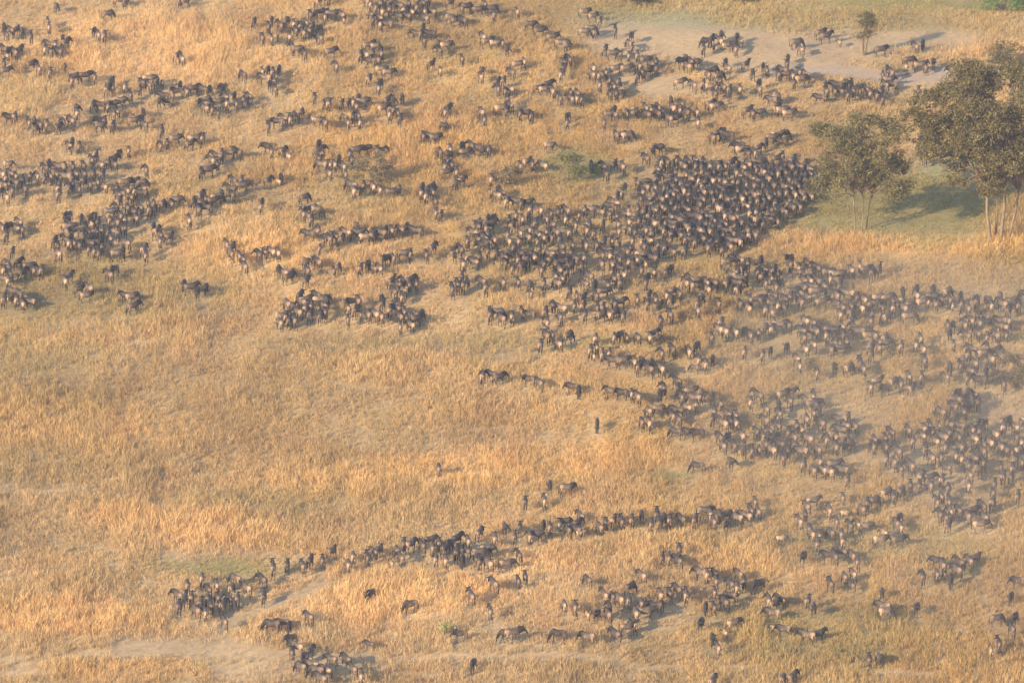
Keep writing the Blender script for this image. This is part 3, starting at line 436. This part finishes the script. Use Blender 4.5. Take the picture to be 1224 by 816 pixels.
SEEDS = [
 (232,700,"in the left knot beside the green patch"), (278,708,"on the right side of the green-patch knot"),
 (268,745,"at the foot of the left knot"),
 (320,705,"in the gap right of the left knot"),
 (330,682,"at the far left tip of the long line"), (390,668,"in the thin left end of the long line"),
 (345,758,"at the top of the file on the bottom track"), (400,795,"at the bottom-edge end of the track file"),
 (443,710,"alone in grass under the long line"), (490,724,"alone, head low in mid grass"), (441,770,"small, just above the bottom track"),
 (565,794,"alone on the bottom track near centre"), (550,759,"above the bottom track beside the yellow-green shrub"), (605,759,"above the bottom track, right of the shrub"),
 (563,712,"in the loose group below the dense line"), (592,715,"in the loose group below the dense line"),
 (448,662,"in the open left stretch of the long line"), (505,652,"at the left of the dense line centre"), (545,652,"in the dense centre of the long line"),
 (585,640,"at the top right of the dense centre"), (620,660,"at the gap after the dense centre"), (622,690,"below the gap after the dense centre"),
 (625,600,"in the small group above the long line"), (655,597,"in the small group above the long line"),
 (650,632,"in the clump left of the line's middle"), (685,628,"in the clump at the line's middle"), (735,624,"in the stretch right of the line's middle"), (775,622,"in the tall bunch of the long line"),
 (805,625,"in the run right of the tall bunch"), (850,620,"in the last third of the long line"), (900,610,"at the right end of the long line"),
 (700,691,"alone between the two lower bunches"), (676,724,"in the trio left of the bottom bunch"), (668,760,"under the trio left of the bottom bunch"), (728,718,"at the left of the bottom bunch"),
 (755,710,"in the middle of the bottom bunch"), (765,690,"at the top of the bottom bunch"), (752,752,"at the foot of the bottom bunch"), (775,732,"at the lower right of the bottom bunch"), (798,712,"on the right side of the bottom bunch"), (800,662,"in the knot above the bottom bunch"),
 (855,690,"in the upper part of the lower-right knot"), (866,715,"in the lower part of the lower-right knot"), (842,733,"in the file below the lower-right knot"), (908,700,"right of the lower-right knot"), (922,720,"in the shaded cluster right of lower-right knot"), (878,745,"on open grass below the lower-right knot"), (857,772,"at the edge of the bottom track, right"),
 (930,752,"in the row low in tall grass, right"), (978,758,"at the right end of the tall-grass row"), (945,810,"at the bottom edge, right of centre"), (970,722,"beside the shaded cluster"),
 (1005,697,"in the small group right of the shaded cluster"), (960,668,"in open grass left of the right scatter"), (1000,665,"in the row beneath the right scatter"),
 (985,640,"in the lower left of the right scatter"), (970,610,"in the upper left of the right scatter"), (1010,615,"in the middle of the right scatter"), (1060,635,"around the pale animal in the right scatter"), 
 (1055,720,"in the clump far right in tall grass"), (1100,728,"alone right of the tall-grass clump"), (1045,790,"in the twosome low at bottom right"), (1110,683,"in the clump at lower far right"), (1160,670,"right of the clump at lower far right"), (1205,725,"in the little group at the right edge"), (1195,775,"in the lowest few at the right edge"), (1215,695,"at the right edge above the little group"),
 (1045,600,"at the left of the line under the dust"), (1080,588,"in the line under the dust"), (1110,575,"where the dusty line joins the mass"), (1135,608,"in the rows below the dusty mass"), (1175,615,"in the lower right rows below the mass"), (1185,592,"in the narrow file right of the mass"), (1210,600,"at the right edge beside the narrow file"), (1160,580,"in the lowest rank of the dusty mass"),
 (972,570,"in the bunch left of the round shadow"), (1000,565,"in the bunch left of the round shadow"), (830,558,"by itself left of the dusty field"), (873,550,"beside the grazer on the dusty field"), (525,562,"standing alone in the open grass left of centre"),
]
merged = {}
for sx, sy, t in SEEDS: merged.setdefault(t, []).append((sx, sy))
groups = {}
for b in NEAREST:
    t = min(merged, key=lambda t: min(((b['px']-sx)**2+(1.5*(b['py']-sy))**2) for sx, sy in merged[t]))
    groups.setdefault(t, []).append(b)
ORD = 'leftmost second third fourth fifth sixth seventh eighth ninth tenth eleventh twelfth thirteenth fourteenth fifteenth sixteenth seventeenth eighteenth'.split()
FACE = {'A': 'seen from behind', 'T': 'facing the camera', 'L': 'facing left', 'R': 'facing right', 'a': 'heading up-left', 'b': 'heading up-right', 'c': 'heading down-left', 'd': 'heading down-right'}
for t, g in groups.items():
    g.sort(key=lambda b: b['px'])
    for i, b in enumerate(g):
        who = f"{b['coat']} {'calf' if b['calf'] else 'wildebeest'} {FACE[b['d']]}"
        if len(g) == 1: b['label'] = f"{who}, {t}"
        elif i == 0: b['label'] = f"{who}, leftmost {'' if t.startswith('in ') else 'of those '}{t}"
        elif i == len(g)-1: b['label'] = f"{who}, rightmost {'' if t.startswith('in ') else 'of those '}{t}"
        else: b['label'] = f"{who}, {ORD[i]} from left {t}"
        if len(b['label'].split()) > 16: b['label'] = b['label'].replace('seen from behind', 'from behind').replace('facing the camera', 'facing forward').replace('rightmost in', 'rightmost in')
for b in NEAREST:
    if len(b['label'].split()) > 16: b['label'] = b['label'].replace(b['coat']+' ', '')
    if len(b['label'].split()) > 16: b['label'] = b['label'].replace(' from left', '')
print('largest cluster', max((len(g), t) for t, g in groups.items()), 'words', max(len(b['label'].split()) for b in NEAREST))
# grass lies flattened and thin where the herd stands and walks
GX = np.zeros((1300, 800)); 
for b in beasts:
    for k in range(-5, 3):
        i = int((b['y']+k*.35+200)*2.5); j = int((b['x']+100)*4)
        if 2 < i < 1296 and 3 < j < 796: GX[i-1:i+2, j-2:j+3] += .34
for _ in range(3):
    GX[1:-1, 1:-1] = (GX[1:-1, 1:-1]*2+GX[:-2, 1:-1]+GX[2:, 1:-1]+GX[1:-1, :-2]+GX[1:-1, 2:])/6
GX = np.clip(GX, 0, 1)
def trampled(x, y):
    i = np.clip(((y+200)*2.5).astype(int), 0, 1299); j = np.clip(((x+100)*4).astype(int), 0, 799)
    return GX[i, j]
build_grass('dry_grass', 560000, 5, .40, .78, .040, 'golden dry savanna grass covering the plain around the herd', 5)
GROUP = 'wildebeest of the herd on the plain'
for b in NEAREST:
    e = bpy.data.objects.new('wildebeest', None); COL.objects.link(e)
    e.empty_display_size = .3
    e.location = (b['x'], b['y'], b['z']); e.rotation_euler = (0, 0, b['rz']); e.scale = (b['s']*b['len'], b['s']*b['fat'], b['s'])
    tag(e, b['label'], 'wildebeest', GROUP)
    link('body', BODIES[(b['pose'], b['coat'])], None, e)
    if not b['calf']: link('horns', HORNS[b['pose']], None, e)
    link('mane', MANES[b['pose']], None, e); link('tail', TAIL, None, e)

# the far remainder of the herd: past the 300 nearest, one object
def low_geo(pose, coat):
    parts, _ = body_geo(pose, 8, 5)
    V, F = merge(parts); c = coat_color(V, coat, RNG)
    V2, F2 = merge(horn_geo(pose, 4)+mane_geo(pose, 4)+tail_geo(4))
    F = F+[tuple(i+len(V) for i in q) for q in F2]
    return np.concatenate([V, V2]), F, np.concatenate([c, np.tile([.02, .018, .019], (len(V2), 1))])
LOW = {(p, c): low_geo(p, c) for p in POSES for c in COATS}
VV = []; FF = []; SS = []; CC = []; off = 0
LF = {k: (np.concatenate([np.array(q) for q in v[1]]), np.array([len(q) for q in v[1]])) for k, v in LOW.items()}
for b in REST:
    V, F, c = LOW[(b['pose'], b['coat'])]; fl, sz = LF[(b['pose'], b['coat'])]
    co, si = math.cos(b['rz']), math.sin(b['rz'])
    W = V*np.array([b['s']*b['len'], b['s']*b['fat'], b['s']]); W = np.stack([W[:, 0]*co-W[:, 1]*si+b['x'], W[:, 0]*si+W[:, 1]*co+b['y'], W[:, 2]+b['z']], 1)
    VV.append(W); FF.append(fl+off); SS.append(sz); CC.append(c*random.uniform(.78, 1.18)); off += len(W)
me = np_mesh('wildebeest_herd', np.concatenate(VV), np.concatenate(FF), np.concatenate(SS), np.concatenate(CC), smooth=True, domain='POINT')
tag(link('wildebeest_herd', me, COAT), 'hundreds of dark wildebeest massed and strung out across the farther grass', 'wildebeest', GROUP, 'stuff')

# ------------------------------------------------------------------ trees and bushes
def tube(P, rad, n=7):
    return frame_rings([(p[0], p[1], p[2], r, r) for p, r in zip(P, rad)], n)
BARK = mat('acacia_bark', color=(.20, .145, .095), rough=.9, noise=.35, nscale=3)
PALEBARK = mat('pale_bark', color=(.50, .36, .17), rough=.8, noise=.25, nscale=3)
LEAF = mat('acacia_leaves', attr='tint', rough=.7, transl=.25, spec=.25)
def crown_mesh(name, centers, n_leaf, size, cols, rng):
    """centers: (x,y,z,rx,rz,weight) flattened leaf clouds; leaves bunch in twigs"""
    w = np.array([c[5] for c in centers], float); w /= w.sum()
    Cn = np.array([c[:5] for c in centers])
    nt = max(8, n_leaf//26)
    k = rng.choice(len(centers), nt, p=w)
    d = rng.normal(0, 1, (nt, 3)); d /= np.linalg.norm(d, axis=1)[:, None]; rr = rng.random(nt)**.45
    tw = Cn[k, :3]+d*rr[:, None]*np.stack([Cn[k, 3], Cn[k, 3], Cn[k, 4]], 1)
    tone = rng.normal(1, .22, nt).clip(.5, 1.6)
    j = rng.integers(0, nt, n_leaf)
    p = tw[j]+rng.normal(0, 1, (n_leaf, 3))*np.array([.42, .42, .22])*.55
    a = rng.normal(0, 1, (n_leaf, 3)); a /= np.linalg.norm(a, axis=1)[:, None]
    b = np.cross(a, rng.normal(0, 1, (n_leaf, 3))); b /= np.linalg.norm(b, axis=1)[:, None]
    s = size*rng.uniform(.5, 1.3, n_leaf)[:, None]
    P = np.stack([p-a*s, p+b*s*.6, p+a*s, p-b*s*.6], 1).reshape(-1, 3)
    t = rng.random(n_leaf)[:, None]
    c = (np.array(cols[0])*(1-t)+np.array(cols[1])*t)*tone[j][:, None]
    return np_mesh(name, P, np.arange(n_leaf*4), np.full(n_leaf, 4), c)
def limb_geo(base, tips, r0, fork, rng, lean=(0, 0)):
    parts = []
    b = np.array(base, float); f = np.array([lean[0], lean[1], fork])
    mid = b+(f*.5)+rng.normal(0, .12, 3)*[1, 1, 0]
    parts.append(tube([b-[0, 0, .3], b+[0, 0, .2], mid, b+f], [r0*1.5, r0*1.15, r0*.95, r0*.8], 9))
    for t in tips:
        t = np.array(t, float); s = b+f*rng.uniform(.75, 1.0); m1 = s*.6+t*.4+rng.normal(0, .25, 3); m2 = s*.25+t*.75+rng.normal(0, .3, 3)
        m1[2] += .2
        parts.append(tube([s, m1, m2, t], [r0*.55, r0*.36, r0*.2, r0*.07], 6))
        for _ in range(4):
            q = m2*.5+m1*.5 if rng.random() < .4 else m2
            e = q+rng.normal(0, 1, 3)*[1.0, 1.0, .7]+[0, 0, .5]
            parts.append(tube([q, (q+e)/2+rng.normal(0, .1, 3), e], [r0*.16, r0*.1, r0*.03], 5))
    return parts
def tree(name, label, cat, px, py, stems, blobs, n_leaf, leaf, cols, seed, bark=BARK, group=None):
    rng = np.random.default_rng(seed); x, y, h = ground_at(px, py)
    e = bpy.data.objects.new(name, None); COL.objects.link(e); e.location = (x, y, h); tag(e, label, cat, group)
    for (bx, by, r0, fork, lean) in stems:
        own = sorted(blobs, key=lambda b: math.hypot(b[0]-bx-lean[0]*1.5, b[1]-by))[:max(3, len(blobs)*2//max(1, len(stems)))]
        tips = [(b[0]+rng.normal(0, .3), b[1]+rng.normal(0, .3), b[2]) for b in own]
        V, F = merge(limb_geo((bx, by, 0), tips, r0, fork, rng, lean)); link('trunk', to_me('trunk', V, F, bark), None, e)
    if n_leaf: link('crown', crown_mesh('crown', blobs, n_leaf, leaf, cols, rng), LEAF, e)
    return e
def blobs_in(rx, ry, z0, z1, n, r, rng, flat=.5):
    out = []
    for _ in range(n):
        a = rng.uniform(0, 2*math.pi); q = math.sqrt(rng.random())
        out.append((math.cos(a)*q*rx, math.sin(a)*q*ry, rng.uniform(z0, z1)-q*q*(z1-z0)*.35, r*rng.uniform(.7, 1.25), r*flat*rng.uniform(.7, 1.2), rng.uniform(.6, 1.3)))
    return out
rg = np.random.default_rng(3)
OL = ((.112, .092, .036), (.20, .160, .062))
# tall acacia at the right edge
bl = blobs_in(7.8, 6.4, 12.0, 20.0, 70, 1.9, rg, .5)+[(b[0], b[1], b[2], b[3], b[4], .45) for b in blobs_in(5.4, 4.4, 7.6, 12.5, 30, 1.6, rg, .8)]+[(-7.4, -1, 13.4, 2.2, 1.4, 1.3), (-9.2, -.5, 14.2, 1.6, 1.1, .9), (-8.2, .5, 15.6, 1.8, 1.2, .9), (-6.2, .5, 12.6, 1.8, 1.1, 1.0), (2, -2, 9.6, 1.6, .9, .4), (4.4, -2, 10.2, 1.8, 1., .6)]
tree('acacia_tree', 'tall dense olive acacia with pale lower trunks at the right edge', 'tree', 1192, 289,
     [(-.75, 0, .17, 7.0, (-.5, 0)), (.35, .2, .18, 7.6, (.3, .2)), (1.3, .7, .15, 6.8, (1.1, .4)), (-.1, .8, .12, 7.2, (-.2, .5))], bl, 120000, .125, OL, 21)
bl = blobs_in(5.1, 4.4, 6.6, 13.8, 48, 1.5, rg, .7)+[(-3.6, 0, 8.2, 1.3, .7, .7), (3.8, 0, 8.6, 1.3, .7, .7), (1.5, 0, 5.8, 1.1, .9, .35)]
tree('acacia_tree', 'slender airy acacia with thin trunks, left of the tall tree', 'tree', 1029, 280,
     [(-.6, 0, .10, 5.6, (-.35, 0)), (.55, .3, .09, 5.0, (.7, .2)), (.05, -.2, .07, 5.4, (.1, 0))], bl, 40000, .11, ((.13, .112, .045), (.215, .18, .075)), 22)
bl = [(-.5, 0, 4.9, .25, .6, .4), (.2, 0, 4.0, .5, .8, 1), (.8, .1, 4.5, .6, .6, 1.2), (1.0, 0, 3.6, .6, .6, 1), (.3, 0, 2.8, .6, .6, .8), (-.2, 0, 2.2, .45, .5, .5), (.8, 0, 2.6, .5, .4, .5), (.4, .1, 5.0, .3, .4, .5)]
tree('small_tree', 'small sparse upright tree casting a long shadow beside the track', 'tree', 1031, 66,
     [(0, 0, .26, 2.6, (0, 0)), (.25, 0, .15, 2.6, (.5, .1))], bl, 3400, .085, ((.11, .11, .045), (.18, .165, .065)), 23)
# bushes
def bush(label, px, py, rx, hgt, n_leaf, cols, seed, name='bush', leaf=.10):
    rng = np.random.default_rng(seed)
    bl = blobs_in(rx*.75, rx*.65, hgt*.35, hgt*.85, 10, rx*.36, rng, .7)
    x, y, h = ground_at(px, py); e = bpy.data.objects.new(name, None); COL.objects.link(e); e.location = (x, y, h); tag(e, label, 'bush')
    parts = []
    for b in bl: parts.append(tube([(b[0]*.1, b[1]*.1, -.1), (b[0]*.5, b[1]*.5, b[2]*.6), b[:3]], [.06, .04, .012], 5))
    V, F = merge(parts); link('stem', to_me('stem', V, F, BARK), None, e)
    link('foliage', crown_mesh('foliage', bl, n_leaf, leaf, cols, rng), LEAF, e)
GREEN = ((.14, .14, .055), (.21, .205, .08))
bush('round olive bush behind the tall acacia at the right edge', 1198, 82, 3.1, 3.2, 3600, ((.10, .09, .045), (.17, .145, .07)), 31)
bush('bright green bush cut by the top right corner', 1202, 12, 3.0, 1.9, 2600, ((.10, .17, .04), (.16, .24, .07)), 32)
bush('dark low bush at the top edge beside bare ground', 765, 4, 2.8, 1.6, 2200, ((.06, .065, .035), (.11, .105, .055)), 33)
bush('low leafy bush at the top edge, right of the dark one', 890, 3, 1.9, 1.2, 1100, ((.09, .09, .045), (.14, .13, .06)), 34)
bush('thin green shrub in the grass left of the packed mass', 681, 216, 3.0, 4.0, 3000, GREEN, 35)
bush('small vivid green shrub beside dark wildebeest', 711, 207, .8, 1.3, 420, ((.13, .19, .05), (.18, .24, .07)), 36)
bush('brownish leafless bush over the upper left herd', 452, 218, 3.4, 4.2, 3400, ((.17, .135, .075), (.25, .19, .105)), 37)
bush('hazy brown bush at the right edge amid the herd', 1214, 462, 2.8, 4.4, 3000, ((.12, .10, .06), (.18, .145, .085)), 38)
bush('small yellow-green shrub above the bottom track', 532, 757, .55, 1.0, 200, ((.18, .20, .06), (.25, .26, .09)), 39)
bush('brown bush in the grass at the centre herd', 605, 224, 2.6, 2.8, 1800, ((.17, .13, .075), (.24, .18, .105)), 40)
def sapling(label, px, py, hgt, seed):
    rng = np.random.default_rng(seed); x, y, h = ground_at(px, py); P = []
    top = np.array([rng.uniform(.2, .6), 0, hgt]); m = np.array([rng.uniform(-.1, .3), 0, hgt*.5])
    P.append(tube([(0, 0, -.1), m, top], [.055, .045, .015], 6))
    for _ in range(7):
        t = rng.uniform(.4, .95); q = np.array(m)*(1-t)+top*t; e = q+rng.normal(0, 1, 3)*[.45, .45, .2]+[0, 0, .45]
        P.append(tube([q, (q+e)/2, e], [.028, .02, .008], 5))
    V, F = merge(P); o = link('bare_sapling', to_me('bare_sapling', V, F, BARK)); o.location = (x, y, h); tag(o, label, 'sapling')
sapling('bare dark sapling leaning in grass below the upper herd', 719, 183, 5.0, 51)
sapling('bare twiggy sapling beside the knot above the bottom bunch', 786, 668, 2.9, 52)
sapling('thin bare sapling in front of the upper left clump', 338, 72, 3.6, 53)
sapling('thin dark bare stem left of the grazers, bottom centre', 648, 778, 2.2, 54)

# ------------------------------------------------------------------ dusty air
def haze():
    x0, x1, y0, y1, z0, z1 = -6500, 6500, -6500, 9500, -4.0, CAM.z+2.0
    me = bpy.data.meshes.new('haze'); bm = bmesh.new(); bmesh.ops.create_cube(bm, size=1)
    for v in bm.verts: v.co = ((x0+x1)/2+v.co.x*(x1-x0), (y0+y1)/2+v.co.y*(y1-y0), (z0+z1)/2+v.co.z*(z1-z0))
    bm.to_mesh(me); bm.free()
    m = bpy.data.materials.new('haze'); m.use_nodes = True; nt = m.node_tree; nt.nodes.remove(nt.nodes['Principled BSDF'])
    v = nt.nodes.new('ShaderNodeVolumePrincipled'); v.inputs['Color'].default_value = (.76, .78, .92, 1); v.inputs['Density'].default_value = HAZE
    v.inputs['Anisotropy'].default_value = .2
    nt.links.new(v.outputs[0], nt.nodes['Material Output'].inputs['Volume'])
    o = link('haze', me, m); tag(o, 'pale blue dusty air over the whole plain', 'haze', kind='stuff')
def dust(px, py, rx, ry, hz, dens, label):
    me = bpy.data.meshes.new('dust'); bm = bmesh.new(); bmesh.ops.create_icosphere(bm, subdivisions=4, radius=1)
    for v in bm.verts: v.co = (v.co.x*rx, v.co.y*ry, v.co.z*hz)
    bm.to_mesh(me); bm.free()
    m = bpy.data.materials.new('dust'); m.use_nodes = True; nt = m.node_tree; nt.nodes.remove(nt.nodes['Principled BSDF'])
    v = nt.nodes.new('ShaderNodeVolumePrincipled'); v.inputs['Color'].default_value = (.92, .82, .72, 1); v.inputs['Density'].default_value = dens
    nt.links.new(v.outputs[0], nt.nodes['Material Output'].inputs['Volume'])
    x, y, h = ground_at(px, py); o = link('dust', me, m); o.location = (x, y, h); tag(o, label, 'dust', kind='stuff')
dust(1120, 530, 27, 60, 7, .006, 'thin dust hanging over the dense herd at the right')
HAZE = 0.00015
haze()
